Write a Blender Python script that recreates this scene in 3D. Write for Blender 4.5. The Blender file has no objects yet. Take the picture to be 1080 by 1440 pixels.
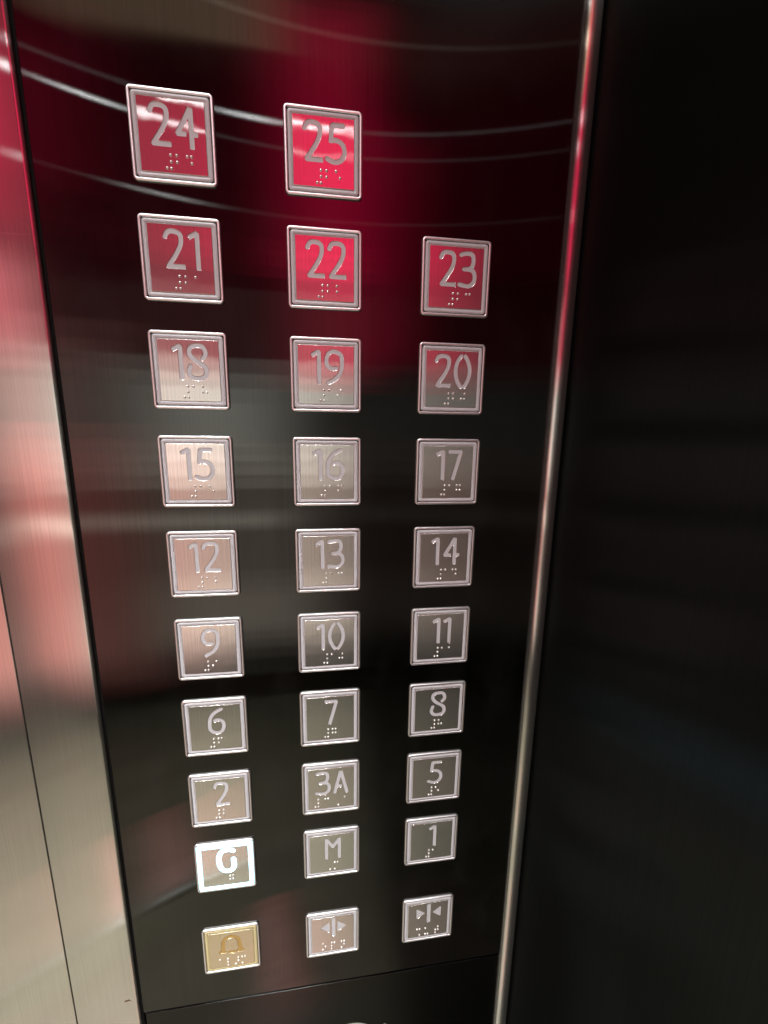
import bpy, bmesh, math, random
from mathutils import Vector, Matrix
import numpy as np

S = bpy.context.scene
COL = S.collection
random.seed(7)
U = 0.04            # one button is 40 mm square
ZC = 1.25           # height of the fifth button row above the floor

# ------------------------------------------------------------------ camera
cam_d = bpy.data.cameras.new('camera')
cam = bpy.data.objects.new('camera', cam_d); COL.objects.link(cam)
cam_d.sensor_fit = 'HORIZONTAL'; cam_d.sensor_width = 36.0
cam_d.lens = 36.0*583.718/1080.0
cam_d.clip_start = 0.01; cam_d.clip_end = 100
_r = Vector((0.9903266, -0.13799285, 0.01453298))      # right  (x, into panel, up)
_f = Vector((0.13817948, 0.97124946, -0.19385796))     # forward
_u = _r.cross(_f).normalized(); _r = _f.cross(_u).normalized()
M = Matrix((( _r.x, _u.x, -_f.x), (_r.y, _u.y, -_f.y), (_r.z, _u.z, -_f.z))).to_4x4()
M.translation = Vector((-0.02842*U, -6.24084*U, ZC + 2.00067*U))
cam.matrix_world = M
S.camera = cam

# ------------------------------------------------------------------ world, exposure
w = bpy.data.worlds.new('World'); S.world = w; w.use_nodes = True
w.node_tree.nodes['Background'].inputs[0].default_value = (0.9, 0.85, 0.8, 1)
w.node_tree.nodes['Background'].inputs[1].default_value = 0.015
S.view_settings.view_transform = 'Standard'; S.view_settings.look = 'None'
S.view_settings.exposure = 0.0; S.view_settings.gamma = 1.0
S.render.engine = 'CYCLES'
S.cycles.use_denoising = True
S.cycles.sample_clamp_indirect = 6
S.cycles.max_bounces = 6

# ------------------------------------------------------------------ lamps: added reflection and fill lamps, ceiling spots
def area(name, loc, target, sx, sy, rgb, L):
    d = bpy.data.lights.new(name, 'AREA'); d.shape = 'RECTANGLE'; d.size = sx; d.size_y = sy
    d.color = rgb; d.energy = L*math.pi*sx*sy
    o = bpy.data.objects.new(name, d); COL.objects.link(o)
    o.location = loc
    o.rotation_euler = (Vector(target)-Vector(loc)).to_track_quat('-Z', 'Y').to_euler()
    return o
def soft_area(name, loc, target, sx, sy, rgb, L, n=4, soft=0.10):
    """a lamp with a soft rim: n panes of growing size, one just behind the other"""
    v = (Vector(loc)-Vector(target)).normalized()
    for k in range(n):
        g = soft*(k-(n-1)/2)
        area(name, Vector(loc)+v*0.004*k, Vector(target)+v*0.004*k, max(.02, sx+g*1.5), max(.02, sy+g), rgb, L/n)
def spot(name, loc, P, rad, rgb=(0.9, 0.97, 1.0)):
    d = bpy.data.lights.new(name, 'POINT'); d.energy = P; d.shadow_soft_size = rad; d.color = rgb
    o = bpy.data.objects.new(name, d); COL.objects.link(o); o.location = loc
    return o
# added red and pink lamps, made up to give the red reflections
soft_area('added_red_lamp', (0.015, -0.95, 2.04), (0.015, 0, 2.04), 0.17, 0.52, (1.0, 0.008, 0.09), 3.2, n=6, soft=0.05)
soft_area('dull_red_lamp', (0.015, -0.96, 1.62), (0.015, 0, 1.62), 0.18, 0.28, (1.0, 0.05, 0.13), 1.5, n=5, soft=0.05)
soft_area('red_near_lamp', (0.085, -0.52, 1.63), (0.085, 0, 1.63), 0.10, 0.37, (1.0, 0.008, 0.09), 0.5, soft=0.03)
soft_area('red_close_lamp', (0.095, -0.30, 1.54), (0.095, 0, 1.54), 0.07, 0.24, (1.0, 0.008, 0.09), 0.4, soft=0.02)
soft_area('added_pink_lamp', (-0.62, -1.50, 1.84), (-0.62, 0, 1.84), 0.7, 0.52, (1.0, 0.12, 0.17), 0.13, soft=0.1)
soft_area('red_side_lamp', (-1.16, -1.50, 2.30), (-1.16, 0, 2.30), 0.66, 0.60, (1.0, 0.02, 0.11), 0.85, soft=0.12)
soft_area('rose_side_lamp', (-1.36, -1.50, 1.81), (-1.36, 0, 1.81), 0.68, 0.36, (1.0, 0.22, 0.26), 1.4, soft=0.12)
# added pale, beige and salmon lamps, made up for the reflections below the red
soft_area('pale_side_lamp', (-1.25, -1.55, 1.40), (-1.25, 0, 1.40), 0.75, 0.44, (1.0, 0.52, 0.47), 1.05, soft=0.14)
soft_area('added_beige_lamp', (-0.46, -1.60, 1.34), (-0.46, 0, 1.34), 0.54, 0.36, (1.0, 0.98, 0.88), 1.9, soft=0.12)
soft_area('added_band_lamp', (-0.80, -1.60, 0.93), (-0.80, 0, 0.93), 1.2, 0.06, (1.0, 0.93, 0.80), 1.1, soft=0.025)
soft_area('added_low_lamp', (-0.40, -1.61, 0.76), (-0.40, 0, 0.76), 0.72, 0.86, (1.0, 0.88, 0.74), 0.6, soft=0.1)
soft_area('added_foot_lamp', (-0.40, -1.62, 0.50), (-0.40, 0, 0.50), 0.72, 0.26, (1.0, 0.90, 0.74), 0.5, soft=0.08)
soft_area('added_salmon_lamp', (-1.20, -1.58, 0.74), (-1.20, 0, 0.74), 0.75, 1.02, (1.0, 0.26, 0.23), 1.25, soft=0.12)  # added salmon pane, reflected in the left steel strip
# overhead: unseen fill lamps first, then the ceiling spots
area('overhead_fill_lamp', (-0.35, -0.60, 2.40), (-0.35, -0.60, 0), 0.7, 0.3, (0.97, 0.98, 1.0), 12.0)  # added general fill, set too high to show in the panel
beam = area('floor_fill_lamp', (-0.66, -0.62, 2.395), (-0.62, -0.62, 0), 0.6, 0.3, (0.97, 0.98, 1.0), 46.0)
beam.data.spread = math.radians(66)      # added floor fill: its beam stays off the upper panel
wash = area('lower_rows_fill_lamp', (-0.28, -0.78, 2.39), (-0.02, 0, 0.80), 0.2, 0.2, (0.97, 0.99, 1.0), 7.5)
wash.data.spread = math.radians(27)      # added fill that brightens the lower rows of buttons
area('warm_top_fill_lamp', (-0.40, -1.05, 2.40), (-0.40, 0, 2.40), 0.6, 0.24, (1.0, 0.72, 0.46), 0.75)  # added upright pane for the brown band atop the panel
spot('ceiling_spot', (-1.30, -2.71, 3.153), 0.9, 0.006)
spot('ceiling_spot', (-0.35, -2.29, 2.885), 0.7, 0.006)
spot('ceiling_spot', (-1.02, -2.97, 2.81), 0.4, 0.006)
spot('ceiling_spot', (-0.75, -1.15, 2.58), 0.45, 0.006, (1, .9, .75))

# ------------------------------------------------------------------ materials
def mat(name):
    m = bpy.data.materials.new(name); m.use_nodes = True
    nt = m.node_tree; nt.nodes.clear()
    out = nt.nodes.new('ShaderNodeOutputMaterial')
    return m, nt, out
def grain_nodes(nt, scale, detail=2.0):
    tc = nt.nodes.new('ShaderNodeTexCoord'); mp = nt.nodes.new('ShaderNodeMapping')
    mp.inputs['Scale'].default_value = scale
    nt.links.new(tc.outputs['Object'], mp.inputs['Vector'])
    n = nt.nodes.new('ShaderNodeTexNoise'); n.inputs['Scale'].default_value = 1.0
    n.inputs['Detail'].default_value = detail
    nt.links.new(mp.outputs['Vector'], n.inputs['Vector'])
    return n
def ramp(nt, src, c0, c1, p0=0.3, p1=0.7):
    r = nt.nodes.new('ShaderNodeValToRGB')
    r.color_ramp.elements[0].position = p0; r.color_ramp.elements[1].position = p1
    r.color_ramp.elements[0].color = (*c0, 1); r.color_ramp.elements[1].color = (*c1, 1)
    nt.links.new(src, r.inputs[0]); return r
def brushed(name, color, lobes, across='X', grain=1500.0, vary=0.12, bump=0.02, wave=0.0, diffuse=None, smudge=0.0, film=0.0):
    """brushed metal, hairline grain running up; lobes = [(weight, alpha along grain, alpha across)]"""
    m, nt, out = mat(name)
    sc = (grain, 3.0, 9.0) if across == 'X' else (3.0, grain, 9.0)
    g = grain_nodes(nt, sc)
    lo = tuple(c*(1-vary) for c in color); hi = tuple(min(1, c*(1+vary)) for c in color)
    cr = ramp(nt, g.outputs['Fac'], lo, hi)
    bp = nt.nodes.new('ShaderNodeBump'); bp.inputs['Strength'].default_value = bump
    bp.inputs['Distance'].default_value = 0.0004
    nt.links.new(g.outputs['Fac'], bp.inputs['Height'])
    nrm = bp.outputs['Normal']
    if wave:
        wn = grain_nodes(nt, (75, 75, 75), 1.0)
        b2 = nt.nodes.new('ShaderNodeBump'); b2.inputs['Strength'].default_value = wave
        b2.inputs['Distance'].default_value = 0.001
        nt.links.new(wn.outputs['Fac'], b2.inputs['Height']); nt.links.new(nrm, b2.inputs['Normal'])
        nrm = b2.outputs['Normal']
    tan = nt.nodes.new('ShaderNodeCombineXYZ'); tan.inputs[2].default_value = 1.0
    acc = None; wsum = 0
    for (wt, al, ac) in lobes:
        b = nt.nodes.new('ShaderNodeBsdfAnisotropic')
        b.distribution = 'BECKMANN'
        k = math.sqrt(al/ac)
        b.inputs['Anisotropy'].default_value = 1-k
        b.inputs['Roughness'].default_value = math.sqrt(math.sqrt(al*ac))
        if smudge:
            sn = grain_nodes(nt, (14, 14, 9), 5.0)
            mr = nt.nodes.new('ShaderNodeMapRange')
            mr.inputs['From Min'].default_value = 0.4; mr.inputs['From Max'].default_value = 0.75
            r0 = math.sqrt(math.sqrt(al*ac))
            mr.inputs['To Min'].default_value = r0; mr.inputs['To Max'].default_value = r0*(1+smudge)
            nt.links.new(sn.outputs['Fac'], mr.inputs['Value'])
            nt.links.new(mr.outputs['Result'], b.inputs['Roughness'])
        nt.links.new(cr.outputs['Color'], b.inputs['Color'])
        nt.links.new(tan.outputs[0], b.inputs['Tangent']); nt.links.new(nrm, b.inputs['Normal'])
        if acc is None: acc = b.outputs[0]; wsum = wt
        else:
            mx = nt.nodes.new('ShaderNodeMixShader'); wsum += wt
            mx.inputs[0].default_value = wt/wsum
            nt.links.new(acc, mx.inputs[1]); nt.links.new(b.outputs[0], mx.inputs[2]); acc = mx.outputs[0]
    if diffuse:
        d = nt.nodes.new('ShaderNodeBsdfDiffuse'); d.inputs['Color'].default_value = (*diffuse, 1)
        ad = nt.nodes.new('ShaderNodeAddShader')
        nt.links.new(acc, ad.inputs[0]); nt.links.new(d.outputs[0], ad.inputs[1]); acc = ad.outputs[0]
    if film:   # finger grease: a thin patchy film that scatters a little light
        fn = grain_nodes(nt, (38, 38, 22), 6.0)
        fr = ramp(nt, fn.outputs['Fac'], (0, 0, 0), (film, film, film*0.97), 0.5, 0.72)
        d = nt.nodes.new('ShaderNodeBsdfDiffuse'); nt.links.new(fr.outputs['Color'], d.inputs['Color'])
        ad = nt.nodes.new('ShaderNodeAddShader')
        nt.links.new(acc, ad.inputs[0]); nt.links.new(d.outputs[0], ad.inputs[1]); acc = ad.outputs[0]
    nt.links.new(acc, out.inputs['Surface'])
    return m
def plain(name, color, rough=0.5, metallic=0.0, emit=None, es=0.0, var=0.0, vscale=60, spec=0.5, bump=0.0):
    m, nt, out = mat(name)
    b = nt.nodes.new('ShaderNodeBsdfPrincipled')
    b.inputs['Base Color'].default_value = (*color, 1); b.inputs['Roughness'].default_value = rough
    b.inputs['Metallic'].default_value = metallic
    b.inputs['Specular IOR Level'].default_value = spec
    if emit: b.inputs['Emission Color'].default_value = (*emit, 1); b.inputs['Emission Strength'].default_value = es
    if var:
        n = grain_nodes(nt, (vscale,)*3, 4.0)
        r = ramp(nt, n.outputs['Fac'], tuple(c*(1-var) for c in color), tuple(min(1, c*(1+var)) for c in color))
        nt.links.new(r.outputs['Color'], b.inputs['Base Color'])
        if bump:
            bp = nt.nodes.new('ShaderNodeBump'); bp.inputs['Strength'].default_value = bump
            bp.inputs['Distance'].default_value = 0.0005
            nt.links.new(n.outputs['Fac'], bp.inputs['Height']); nt.links.new(bp.outputs['Normal'], b.inputs['Normal'])
    nt.links.new(b.outputs[0], out.inputs['Surface'])
    return m

BLACK = brushed('black_brushed_steel', (0.068, 0.068, 0.065), [(0.73, 0.0014, 0.035), (0.27, 0.0014, 0.38)],
                grain=1300, vary=0.10, bump=0.008, smudge=0.08, film=0.0025)
BLACK2 = brushed('black_brushed_steel_lower', (0.042, 0.042, 0.040), [(0.7, 0.012, 0.07), (0.3, 0.012, 0.35)],
                 grain=1300, vary=0.1, bump=0.008)
SIDE = brushed('black_side_steel', (0.030, 0.035, 0.036), [(1.0, 0.03, 0.30)], across='Y', grain=1300, vary=0.08, bump=0.004, smudge=0.25, diffuse=(0.004, 0.0042, 0.004))
SILVER = brushed('silver_brushed_steel', (0.62, 0.605, 0.58), [(0.6, 0.003, 0.09), (0.4, 0.003, 0.45)], grain=1500, vary=0.06, bump=0.02, diffuse=(0.02, 0.02, 0.018))
FACE = brushed('satin_button_steel', (0.72, 0.70, 0.67), [(0.70, 0.0022, 0.14), (0.30, 0.0022, 0.45)], grain=1500, vary=0.10, bump=0.03, wave=0.05, diffuse=(0.03, 0.03, 0.028))
FACEY = brushed('warm_button_steel', (0.56, 0.515, 0.38), [(0.5, 0.01, 0.15), (0.5, 0.01, 0.5)], grain=1500, vary=0.06, bump=0.02, wave=0.03, diffuse=(0.10, 0.088, 0.055))
TRIM = brushed('polished_trim_steel', (0.62, 0.60, 0.57), [(0.6, 0.006, 0.15), (0.4, 0.006, 0.4)], grain=1500, vary=0.04, bump=0.006, diffuse=(0.03, 0.03, 0.028))
BEZEL = plain('satin_bezel_steel', (0.85, 0.83, 0.825), 0.42, 1.0, var=0.05, vscale=900)
RING = plain('milky_light_guide', (0.50, 0.505, 0.515), 0.35, var=0.03, vscale=300)
RINGY = plain('yellow_light_guide', (0.50, 0.43, 0.22), 0.35, var=0.05, vscale=300)
BELLY = plain('amber_light_guide', (0.36, 0.225, 0.06), 0.4, var=0.08, vscale=300)
RINGG = plain('lit_light_guide', (0.8, 0.85, 0.9), 0.35, emit=(0.26, 0.74, 1.0), es=5.0)
DOT = plain('braille_steel', (0.88, 0.86, 0.83), 0.32, 0.75)
GAP = plain('dark_rubber_gap', (0.012, 0.012, 0.012), 0.7, var=0.3, vscale=200)
FLOOR = plain('beige_stone_floor', (0.165, 0.154, 0.108), 0.35, var=0.18, vscale=9)
REAR = plain('dull_rear_wall', (0.28, 0.26, 0.23), 0.5, var=0.15, vscale=6)
SKIRT = plain('brown_skirting', (0.07, 0.045, 0.03), 0.5, var=0.2, vscale=20)
SHOE = plain('dusty_pink_leather', (0.62, 0.29, 0.24), 0.5, var=0.25, vscale=60)
SOLE = plain('pale_rubber_sole', (0.85, 0.84, 0.80), 0.6, var=0.08, vscale=80)
ETCH = plain('pale_etched_fill', (0.38, 0.38, 0.37), 0.6, var=0.08, vscale=400)
STAIN = plain('brown_stain', (0.09, 0.045, 0.015), 0.7, var=0.4, vscale=1500)

# ------------------------------------------------------------------ object helpers
def link(name, me, m, parent=None):
    o = bpy.data.objects.new(name, me); COL.objects.link(o)
    if m: o.data.materials.append(m)
    if parent: o.parent = parent
    return o
def tag(o, label=None, cat=None, group=None, kind=None):
    if label: o['label'] = label
    if cat: o['category'] = cat
    if group: o['group'] = group
    if kind: o['kind'] = kind
    return o
def box_mesh(name, x0, x1, y0, y1, z0, z1, bevel=0.0, segs=2):
    bm = bmesh.new(); bmesh.ops.create_cube(bm, size=1)
    for v in bm.verts:
        v.co = Vector(((x0+x1)/2+v.co.x*(x1-x0), (y0+y1)/2+v.co.y*(y1-y0), (z0+z1)/2+v.co.z*(z1-z0)))
    if bevel: bmesh.ops.bevel(bm, geom=bm.edges[:], offset=bevel, segments=segs, profile=0.5, affect='EDGES')
    me = bpy.data.meshes.new(name); bm.to_mesh(me); bm.free()
    if bevel:
        for p in me.polygons: p.use_smooth = max(abs(c) for c in p.normal) < 0.999
    return me
def extrude_profile_z(name, pts, z0, z1, smooth=True):
    """closed profile in (x, y), swept straight up"""
    n = len(pts)
    v = [(x, y, z) for z in (z0, z1) for (x, y) in pts]
    f = [(i, (i+1) % n, n+(i+1) % n, n+i) for i in range(n)] + [tuple(range(n))[::-1], tuple(range(n, 2*n))]
    me = bpy.data.meshes.new(name); me.from_pydata(v, [], f)
    bm = bmesh.new(); bm.from_mesh(me); bmesh.ops.recalc_face_normals(bm, faces=bm.faces[:]); bm.to_mesh(me); bm.free()
    if smooth:
        for p in me.polygons: p.use_smooth = len(p.vertices) == 4 and p.area < 0.006
    me.set_sharp_from_angle(angle=math.radians(35)) if hasattr(me, 'set_sharp_from_angle') else None
    return me
def rrect(hx, hz, r, seg=6):
    pts = []
    for (sx, sz, a0) in ((1, 1, 0), (-1, 1, 90), (-1, -1, 180), (1, -1, 270)):
        for k in range(seg+1):
            a = math.radians(a0+90*k/seg)
            pts.append((sx*(hx-r)+r*math.cos(a), sz*(hz-r)+r*math.sin(a)))
    return pts
def ring_mesh(name, hx, hz, r, profile, closed=True):
    """sweep profile [(inset, height)] round a rounded rectangle; height is towards the viewer"""
    loops = []
    for (ins, h) in profile:
        rr = max(r-ins, 0.00015)
        loops.append([(x, -h, z) for (x, z) in rrect(hx-ins, hz-ins, rr)])
    n = len(loops[0]); v = [p for l in loops for p in l]; f = []
    m = len(loops)
    for j in range(m if closed else m-1):
        a = j*n; b = ((j+1) % m)*n
        for i in range(n): f.append((a+i, a+(i+1) % n, b+(i+1) % n, b+i))
    me = bpy.data.meshes.new(name); me.from_pydata(v, [], f)
    bm = bmesh.new(); bm.from_mesh(me); bmesh.ops.recalc_face_normals(bm, faces=bm.faces[:]); bm.to_mesh(me); bm.free()
    for p in me.polygons: p.use_smooth = True
    return me

# ------------------------------------------------------------------ glyphs: strokes -> outlines (button units, cap height 0.47)
SW = 0.055
def arc(cx, cy, rx, ry, a0, a1, n=14):
    return [(cx+rx*math.cos(math.radians(a0+(a1-a0)*k/n)), cy+ry*math.sin(math.radians(a0+(a1-a0)*k/n))) for k in range(n+1)]
def smooth(p, it=3):
    for _ in range(it):
        q = [p[0]]
        for a, b in zip(p, p[1:]): q += [(a[0]*.75+b[0]*.25, a[1]*.75+b[1]*.25), (a[0]*.25+b[0]*.75, a[1]*.25+b[1]*.75)]
        p = q+[p[-1]]
    return p
_nine = smooth([(.165, .222), (.10, .205), (.028, .255), (.03, .37), (.085, .445), (.165, .445), (.245, .40), (.25, .29), (.235, .17), (.165, .075), (.055, .022)])
GL = {
 '1': (.150, [[(.022, .388), (.07, .418), (.117, .440)], [(.117, .436), (.117, .012)]]),
 '2': (.255, [smooth([(.025, .375), (.055, .442), (.13, .450), (.215, .425), (.218, .32), (.18, .23), (.12, .14), (.045, .036)]), [(.045, .034), (.243, .034)]]),
 '3': (.255, [smooth([(.025, .425), (.09, .448), (.19, .445), (.215, .36), (.19, .265), (.13, .243), (.075, .243)]), smooth([(.13, .243), (.20, .235), (.235, .18), (.235, .09), (.17, .025), (.09, .025), (.012, .042)])]),
 '4': (.285, [[(.196, .437), (.122, .30), (.040, .163)], [(.040, .163), (.135, .163)], [(.205, .437), (.205, .012)], [(.205, .163), (.273, .163)]]),
 '5': (.265, [[(.235, .437), (.082, .437)], [(.082, .437), (.063, .265)], smooth([(.063, .262), (.12, .275), (.20, .25), (.24, .19), (.238, .10), (.18, .03), (.09, .02), (.012, .055)])]),
 '6': (.275, [[(.280-x, .47-y) for (x, y) in _nine]]),
 '7': (.235, [[(.018, .437), (.203, .437)], [(.203, .432), (.088, .012)]]),
 '8': (.280, [smooth([(.205, .285), (.258, .34), (.225, .44), (.14, .452), (.05, .435), (.03, .34), (.09, .27), (.17, .225), (.25, .17), (.245, .055), (.15, .022), (.055, .03), (.012, .10), (.045, .185)])]),
 '9': (.275, [_nine]),
 '0': (.275, [smooth([(.105, .452), (.055, .38), (.028, .28), (.03, .18), (.06, .09), (.108, .018)]), smooth([(.165, .452), (.215, .38), (.245, .28), (.243, .18), (.212, .09), (.162, .018)])]),
 'A': (.265, [[(.125, .445), (.022, .018)], [(.133, .445), (.235, .018)], [(.055, .155), (.137, .155)]]),
 'M': (.300, [[(.035, .012), (.035, .432)], [(.035, .425), (.15, .255)], [(.15, .255), (.265, .425)], [(.265, .432), (.265, .012)]]),
 'G': (.310, [smooth([(.265, .415), (.20, .452), (.10, .435), (.045, .34), (.045, .20), (.075, .08), (.15, .035), (.235, .05), (.268, .12), (.268, .19), (.262, .262)])]),
}
def contours(strokes, sw, pad=0.06, step=0.0075, caps=0.35):
    P = np.array([p for s in strokes for p in s])
    x0, y0 = P.min(0)-pad; x1, y1 = P.max(0)+pad
    nx = int((x1-x0)/step)+2; ny = int((y1-y0)/step)+2
    X, Y = np.meshgrid(x0+np.arange(nx)*step, y0+np.arange(ny)*step)
    D = np.full(X.shape, 9.0)
    for s in strokes:
        for k, (a, b) in enumerate(zip(s, s[1:])):
            ax, ay = a; dx, dy = b[0]-ax, b[1]-ay; L2 = dx*dx+dy*dy
            if L2 < 1e-12: continue
            t = np.clip(((X-ax)*dx+(Y-ay)*dy)/L2, 0, 1)
            d = np.hypot(X-ax-t*dx, Y-ay-t*dy)-sw/2
            L = math.sqrt(L2)
            if k == 0: d = np.maximum(d, -((X-ax)*dx+(Y-ay)*dy)/L-sw/2*caps)
            if k == len(s)-2: d = np.maximum(d, ((X-b[0])*dx+(Y-b[1])*dy)/L-sw/2*caps)
            D = np.minimum(D, d)
    seg = {}
    def ip(i0, j0, i1, j1):
        a = D[j0, i0]; b = D[j1, i1]; t = a/(a-b)
        return ((x0+(i0+(i1-i0)*t)*step), (y0+(j0+(j1-j0)*t)*step))
    pts = {}
    nxt = {}
    ins = D < 0
    for j in range(ny-1):
        for i in range(nx-1):
            c = (ins[j, i], ins[j, i+1], ins[j+1, i+1], ins[j+1, i])
            if all(c) or not any(c): continue
            E = [((i, j), (i+1, j)), ((i+1, j), (i+1, j+1)), ((i, j+1), (i+1, j+1)), ((i, j), (i, j+1))]
            cross = [e for e in range(4) if c[e] != c[(e+1) % 4]]
            def key(e):
                k = E[e]; pts[k] = ip(*k[0], *k[1]); return k
            outs = [e for e in cross if c[e]]          # leaving the inside while going round
            inn = [e for e in cross if not c[e]]
            if len(cross) == 2: nxt[key(outs[0])] = key(inn[0])
            else:
                for e in outs: nxt[key(e)] = key((e+1) % 4 if ((e+1) % 4) in inn else inn[0])
    res = []
    while nxt:
        k0 = next(iter(nxt)); k = k0; loop = []
        while k in nxt: loop.append(pts[k]); k = nxt.pop(k)
        if len(loop) > 8:
            a = np.array(loop)
            for _ in range(2): a = (np.roll(a, 1, 0)+2*a+np.roll(a, -1, 0))/4
            keep = [0]
            for q in range(1, len(a)):
                if np.hypot(*(a[q]-a[keep[-1]])) > step*0.75: keep.append(q)
            res.append([tuple(p) for p in a[keep]])
    return res
def fill_mesh(name, loops, h0, h1, bevel):
    """flat filled outlines (metres, x/z), from height h0 to h1 towards the viewer, with rounded rims"""
    cu = bpy.data.curves.new(name, 'CURVE'); cu.dimensions = '2D'; cu.fill_mode = 'BOTH'
    cu.extrude = max((h1-h0)/2-bevel, 1e-6); cu.bevel_depth = bevel; cu.bevel_resolution = 1
    cu.offset = -bevel
    for l in loops:
        sp = cu.splines.new('POLY'); sp.points.add(len(l)-1)
        for p, (x, z) in zip(sp.points, l): p.co = (x, z, 0, 1)
        sp.use_cyclic_u = True
    o = bpy.data.objects.new(name, cu); COL.objects.link(o)
    me = bpy.data.meshes.new_from_object(o)
    bpy.data.objects.remove(o); bpy.data.curves.remove(cu)
    me.name = name; me.materials.clear()
    me.transform(Matrix.Translation((0, -(h0+h1)/2, 0)) @ Matrix.Rotation(math.pi/2, 4, 'X'))
    return me
_cache = {}
def glyph_loops(ch, sw):
    if (ch, sw) not in _cache: _cache[(ch, sw)] = contours(GL[ch][1], sw)
    return _cache[(ch, sw)]

# ------------------------------------------------------------------ braille
BR = {'#': '3456', '1': '1', '2': '12', '3': '14', '4': '145', '5': '15', '6': '124', '7': '1245', '8': '125', '9': '24', '0': '245',
      'cap': '6', 'a': '1', 'm': '134', 'g': '1245', 'o': '135', 'p': '1234', 'n': '1345', 'sh': '146', 'u': '136', 't': '2345', 'l': '123', 'ar': '345'}
def braille(cells):
    """cells = [(x of first column, sign)] in button units from the left -> dot centres (centred units)"""
    out = []
    for x, s in cells:
        for d in BR[s]:
            d = int(d); c = 0 if d < 4 else 1; r = (d-1) % 3
            out.append((x+0.050*c-0.5, 0.5-(0.705+0.073*r)))
    return out
def dome_mesh():
    v = []; f = []; R = 0.00070; rings = 4; n = 10
    for k in range(rings):
        a = math.pi/2*k/rings
        for i in range(n):
            t = 2*math.pi*i/n; v.append((R*math.cos(a)*math.cos(t), -0.00066*math.sin(a), R*math.cos(a)*math.sin(t)))
    v.append((0, -0.00066, 0))
    for k in range(rings-1):
        for i in range(n): f.append((k*n+i, k*n+(i+1) % n, (k+1)*n+(i+1) % n, (k+1)*n+i))
    for i in range(n): f.append(((rings-1)*n+i, (rings-1)*n+(i+1) % n, len(v)-1))
    me = bpy.data.meshes.new('braille_dot'); me.from_pydata(v, [], f)
    bm = bmesh.new(); bm.from_mesh(me); bmesh.ops.recalc_face_normals(bm, faces=bm.faces[:]); bm.to_mesh(me); bm.free()
    for p in me.polygons: p.use_smooth = True
    return me

# ------------------------------------------------------------------ setting
PX0, PX1 = -3.472*U, 3.41*U
SEAM = ZC-8.59*U
def zz(v): return ZC-v*U
tag(link('floor', box_mesh('floor', -2.2, PX1+0.03, -1.70, 0.05, -0.05, 0.0), FLOOR), kind='structure')
tag(link('rear_wall', box_mesh('rear_wall', -2.2, PX1+0.03, -1.76, -1.70, 0.12, 1.9), REAR), kind='structure')
tag(link('skirting', box_mesh('skirting', -2.2, PX1+0.03, -1.76, -1.694, 0.0, 0.117), SKIRT), kind='structure')
tag(link('wall_backing', box_mesh('wall_backing', -0.60, 0.20, 0.006, 0.03, 0.01, 2.40), GAP), kind='structure')

# ------------------------------------------------------------------ panels
cp = tag(link('control_panel', box_mesh('control_panel', PX0, PX1, 0.0, 0.004, SEAM, 2.3, 0.0004), BLACK),
         'glossy black brushed steel lift control panel carrying all the square buttons', 'control panel')
lp = tag(link('lower_panel', box_mesh('lower_panel', PX0+0.0008, PX1, 0.0012, 0.0052, 0.3, SEAM-0.0036, 0.0002), BLACK2),
         'dark panel below the seam, under the alarm and door buttons', 'wall panel')
def stripe(strokes, sw):  # etched mark on the lower panel
    return [[(x*U, z*U) for (x, z) in l] for l in contours(strokes, sw, pad=0.15, step=0.02)]
a1 = smooth([(-.10, -10.05), (.02, -9.76), (.25, -9.70), (.50, -9.72), (.72, -9.85), (.80, -10.1)])
mk = link('etched_mark', fill_mesh('etched_mark', stripe([a1, [(1.02, -9.86), (1.20, -10.15)], [(.86, -10.02), (.92, -10.2)]], 0.075), 0.0, 0.0001, 0.00002), ETCH, lp)
mk.location = (0, 0.0012, ZC-0.0068)
R = 0.0022
def strip(name, x0, x1, label, r_right=R, r_left=0.0004):
    pts = [(x0, 0.004), (x0, r_left-0.0004)]
    pts += [(x0+r_left-r_left*math.cos(t), -0.0004+r_left-r_left*math.sin(t)) for t in (0.5, 1.0, 1.5707)]
    pts += [(x1-r_right+r_right*math.sin(t), -0.0004+r_right-r_right*math.cos(t)) for t in [k*math.pi/2/8 for k in range(9)]]
    pts += [(x1, 0.004)]
    o = tag(link(name, extrude_profile_z(name, pts, 0.02, 2.38), SILVER), label, 'steel panel')
    o.location = (-3.525*U, 0, 0); return o
sp1 = strip('steel_panel', -1.047*U, 0, 'narrow silver brushed steel strip beside the left edge of the black panel')
sp2 = strip('steel_panel', -6*U, -1.063*U, 'silver brushed steel panel at the far left edge beyond the thin seam', r_right=0.0004)
bm = bmesh.new()
for (cx, cz, r) in ((0, 0, .0011), (.0013, .0004, .0008), (-.0012, -.0003, .0006), (.0024, -.0004, .0005)):
    c = bmesh.ops.create_circle(bm, cap_ends=True, radius=r, segments=9)
    for v in c['verts']:
        k = 1+random.uniform(-.3, .3)
        v.co = Vector((cx+v.co.x*k, -random.uniform(0, .00003)-.0001*(r/.0011), cz+v.co.y*k*.7))
me = bpy.data.meshes.new('stain'); bm.to_mesh(me); bm.free()
st = link('stain', me, STAIN, sp1); st.location = (-0.19*U, -0.0004, zz(8.22))

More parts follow.
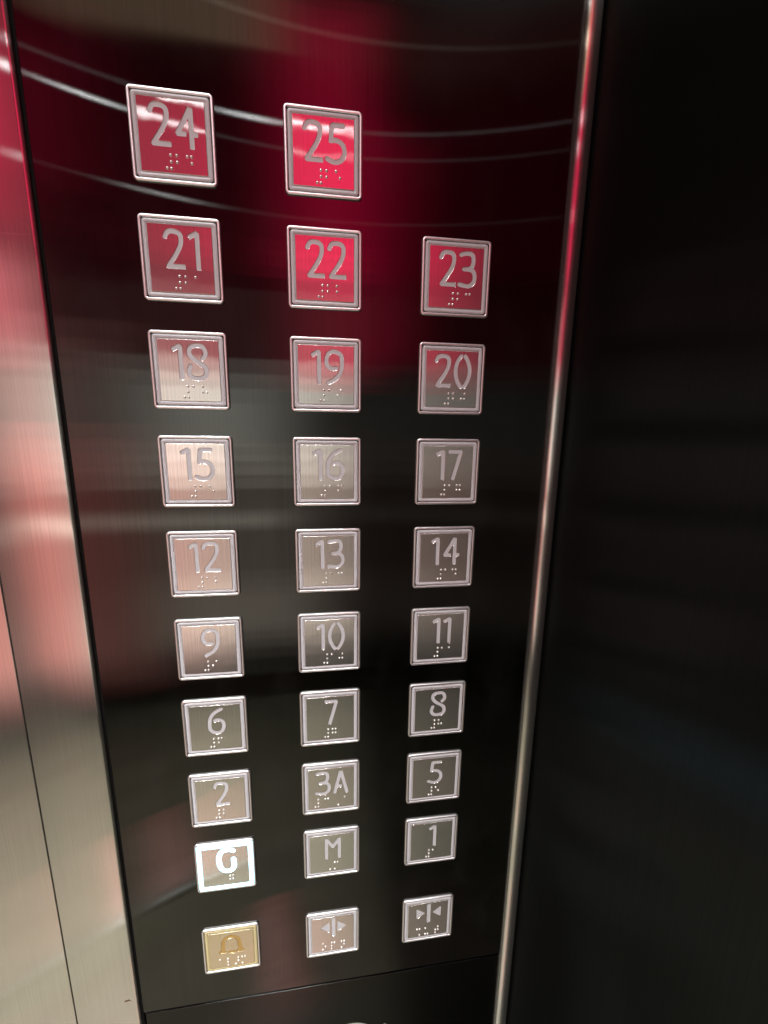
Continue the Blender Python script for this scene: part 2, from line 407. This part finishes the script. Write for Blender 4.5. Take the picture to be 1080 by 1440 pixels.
# right-hand corner trim: a round bead, a flat fillet and a thin lip
pts = [(3.425*U, 0.004), (3.425*U, 0.0002), (3.433*U, -0.0004)]
cx, rr = 3.535*U, 0.098*U
pts += [(cx-rr*math.cos(t), -0.0006-0.75*rr*math.sin(t)) for t in [k*math.pi/20 for k in range(1, 15)]]
xe, ye = pts[-1]
pts += [(xe+(3.685*U-xe)*k/5, ye+(-0.0009-ye)*(k/5)**1.3) for k in range(1, 6)]
pts += [(3.692*U, -0.0005), (3.698*U, 0.0004), (3.705*U, 0.0012), (3.705*U, 0.004)]
tag(link('corner_trim', extrude_profile_z('corner_trim', pts, 0.02, 2.38), TRIM),
    'slim rounded silver trim running up the right edge of the black panel', 'trim')
tag(link('side_wall', box_mesh('side_wall', 3.735*U, 3.735*U+0.03, -1.69, 0.004, 0.005, 2.38, 0.001), SIDE),
    'plain black brushed side wall to the right of the silver trim', 'wall')

# ------------------------------------------------------------------ buttons
H = 0.5*U; HZ = 0.508*U
bez_me = ring_mesh('bezel', H, HZ, 0.055*U, [(0, -0.0002), (0, 0.0007), (0.0002, 0.0011), (0.0005, 0.0013), (0.0011, 0.0013), (0.0014, 0.0012), (0.0016, 0.0009), (0.00166, -0.0002)])
RI = 0.0495*U
ring_me = ring_mesh('light_ring', H-RI, HZ-RI, 0.035*U, [(0, 0.0), (0, 0.00085), (0.0002, 0.00105), (0.00238, 0.00105), (0.00238, 0.0)])
lit_ring_me = ring_mesh('light_ring', H-RI, HZ-RI, 0.035*U, [(0, 0.0), (0, 0.0016), (0.0003, 0.0019), (0.0012, 0.0020), (0.00215, 0.0017), (0.00238, 0.0014), (0.00238, 0.0)])
FI = 0.1085*U
face_outline = rrect(H-FI, HZ-FI, 0.006*U, 3)
dot_me = dome_mesh()
GROUP = 'square floor buttons on the black lift panel'
def button(text, col, cy, label, cells, kind='num', group=GROUP):
    root = bpy.data.objects.new('lift_button', None); COL.objects.link(root)
    root.empty_display_size = 0.01
    root.location = (col*1.83811*U, 0, zz(cy))
    tag(root, label, 'button', group)
    lit = kind == 'lit'; bell = kind == 'bell'
    rm = RINGG if lit else RINGY if bell else RING
    gm = RINGG if lit else BELLY if bell else RING
    def part(name, me, m, par=root):
        if me.users and me.materials and me.materials[0] != m: me = me.copy(); me.materials.clear()
        o = bpy.data.objects.new(name, me); COL.objects.link(o); o.parent = par
        if not me.materials: me.materials.append(m)
        return o
    part('bezel', bez_me, BEZEL)
    r = part('light_ring', lit_ring_me if lit else ring_me, rm)
    if lit: r['label'] = 'light ring glowing bright bluish white'
    if bell: r['label'] = 'yellow light ring'
    glyphs = []
    if kind in ('num', 'lit'):
        sw = 0.076 if lit else SW
        gap = 0.042 if len(text) > 1 and '1' in text else 0.036
        if text == '3A': gap = 0.05
        if text == '11': gap = 0.036
        tot = sum(GL[c][0] for c in text)+gap*(len(text)-1)
        x = 0.515-tot/2-0.5
        for c in text:
            glyphs.append(('numeral' if c.isdigit() else 'letter', [[((x+px)*(1.12 if lit else 1), (0.5-0.622+py-(.115 if lit else 0))*(1.1 if lit else 1)+(.115 if lit else 0)) for (px, py) in l] for l in glyph_loops(c, sw)]))
            x += GL[c][0]+gap
    elif kind == 'bell':
        o = contours([smooth([(-.17, 0), (-.128, .05), (-.122, .15), (-.115, .235), (-.06, .285), (0, .292), (.06, .285), (.115, .235), (.122, .15), (.128, .05), (.17, 0)], 2), [(0, .285), (0, .325)], [(-.16, .0), (-.08, .0)], [(.08, .0), (.16, .0)]], .054)
        cl = contours([[(-.028, -.012), (.028, -.012)]], .06, caps=1)
        glyphs = [('bell_symbol', [[(x*1.16+.0, z*1.15-.045) for (x, z) in l] for l in o]), ('bell_clapper', [[(x*1.16+.0, z*1.15-.045) for (x, z) in l] for l in cl])]
    else:
        s = 1 if kind == 'open' else -1
        for side in (-1, 1):
            tip = side*(0.245 if s > 0 else 0.07); base = side*(0.075 if s > 0 else 0.24)
            tri = [(tip, .185), (base, .185+.125), (base, .185-.125)]
            tri = [(x+.01, z-.02) for (x, z) in tri]
            # rounded triangle
            out = []
            for i in range(3):
                a, b, c = tri[i-1], tri[i], tri[(i+1) % 3]
                out += [(b[0]+(a[0]-b[0])*.08, b[1]+(a[1]-b[1])*.08), (b[0]+(c[0]-b[0])*.08, b[1]+(c[1]-b[1])*.08)]
            glyphs.append(('arrow', [out]))
        glyphs.append(('bar', [[(x+.01, z) for (x, z) in rrect(0.034, 0.215, 0.012, 3)]]))
        glyphs[-1] = ('bar', [[(x, z+.155) for (x, z) in glyphs[-1][1][0]]])
    holes = [[(x*U, z*U) for (x, z) in l] for g in glyphs for l in g[1]]
    face = part('face_plate', fill_mesh('face_plate', [face_outline]+holes, 0.0004, 0.00135, 0.00013), FACEY if bell else FACE)
    for nm, ls in glyphs:
        o = part(nm, fill_mesh(nm, [[(x*U, z*U) for (x, z) in l] for l in ls], 0.0003, 0.00112, 0.00001), gm)
    for (x, z) in braille(cells):
        d = part('braille_dot', dot_me, DOT, face); d.location = (x*U, -0.00133, z*U)
    return root
RP = 1.37536
def row(r): return (r-4)*RP
def num(n): # number sign and digits, as spaced on the plates
    s = str(n); return [(0.412+0.118*0, '#')]+[(0.412+0.1225*(k+1), c) for k, c in enumerate(s)]
side = {-1: 'left', 0: 'middle', 1: 'right'}
layout = [(['24', '25', None]), (['21', '22', '23']), (['18', '19', '20']), (['15', '16', '17']), (['12', '13', '14']),
          (['9', '10', '11']), (['6', '7', '8']), (['2', '3A', '5']), (['G', 'M', '1'])]
for r, names in enumerate(layout):
    for c, t in zip((-1, 0, 1), names):
        if t is None: continue
        if t == '3A': cells = [(0.225, '#'), (0.395, '3'), (0.57, 'cap'), (0.735, 'a')]
        elif t == 'M': cells = [(0.415, 'cap'), (0.548, 'm')]
        elif t == 'G': cells = [(0.565, 'g')]
        else: cells = num(t)
        nth = ('topmost', 'second down', 'third down', 'fourth down', 'fifth down', 'sixth down', 'seventh down', 'eighth down', 'ninth down')[r if c < 1 else r-1]
        if t == 'G': lab = 'square lift button G with its letter and ring glowing bluish white'
        elif t == 'M': lab = 'square steel lift button engraved with the letter M'
        elif t == '3A': lab = 'square steel lift button engraved 3A, just above the letter M button'
        else: lab = 'square steel lift button marked %s, %s in the %s column' % (t, nth, side[c])
        button(t, c, row(r), lab, cells, 'lit' if t == 'G' else 'num')
LR = 4*RP+1.85722
button('', -1, LR, 'alarm button with a yellowish ring and amber bell symbol at bottom left', [(0.285, 'a'), (0.425, 'l'), (0.555, 'ar'), (0.675, 'm')], 'bell', 'control buttons in the bottom row')
button('', 0, LR, 'door open button with two arrows pointing outward from a bar', [(0.31, 'o'), (0.475, 'p'), (0.66, 'n')], 'open', 'control buttons in the bottom row')
button('', 1, LR, 'door close button with two arrows pointing inward to a bar', [(0.29, 'sh'), (0.455, 'u'), (0.66, 't')], 'close', 'control buttons in the bottom row')

# ------------------------------------------------------------------ shoes mirrored in the panel
def loft(name, secs, n=14):
    v = []; f = []
    for (y, hw, z0, z1, cx) in secs:
        for i in range(n):
            t = 2*math.pi*i/n; c, s = math.cos(t), math.sin(t)
            v.append((cx+hw*math.copysign(abs(c)**.75, c), y, (z0+z1)/2+(z1-z0)/2*math.copysign(abs(s)**.75, s)))
    m = len(secs)
    for j in range(m-1):
        for i in range(n): f.append((j*n+i, j*n+(i+1) % n, (j+1)*n+(i+1) % n, (j+1)*n+i))
    f.append(tuple(range(n))); f.append(tuple(range((m-1)*n, m*n)))
    me = bpy.data.meshes.new(name); me.from_pydata(v, [], f)
    bm = bmesh.new(); bm.from_mesh(me); bmesh.ops.recalc_face_normals(bm, faces=bm.faces[:]); bm.to_mesh(me); bm.free()
    for p in me.polygons: p.use_smooth = True
    return me
sole_me = loft('sole', [(-.135, .018, .002, .026, 0), (-.12, .034, 0, .03, 0), (-.06, .036, 0, .03, 0), (.0, .037, 0, .026, .002), (.07, .047, 0, .024, .004), (.115, .042, .002, .026, .002), (.14, .024, .006, .026, 0)])
up_me = loft('upper', [(-.128, .015, .03, .07, 0), (-.115, .029, .024, .095, 0), (-.06, .031, .024, .095, 0), (-.02, .033, .022, .088, 0), (.03, .037, .02, .07, .003), (.08, .040, .02, .052, .004), (.115, .032, .02, .042, .002), (.132, .014, .022, .034, 0)])
sole_me.materials.append(SOLE); up_me.materials.append(SHOE)
for (x, y, rz, lab) in ((-0.50, -0.90, -0.5, 'dusty pink shoe with pale sole mirrored left of the lit G button'),
                        (-0.13, -0.58, -0.25, 'dusty pink shoe with pale sole mirrored beside the alarm button')):
    e = bpy.data.objects.new('shoe', None); COL.objects.link(e); e.empty_display_size = 0.05
    e.location = (x, y, 0.001); e.rotation_euler = (0, 0, rz); e.scale = (1.45, 1, 0.8); tag(e, lab, 'shoe', 'shoes mirrored in the black panel')
    for nm, me in (('sole', sole_me), ('upper', up_me)):
        o = bpy.data.objects.new(nm, me); COL.objects.link(o); o.parent = e
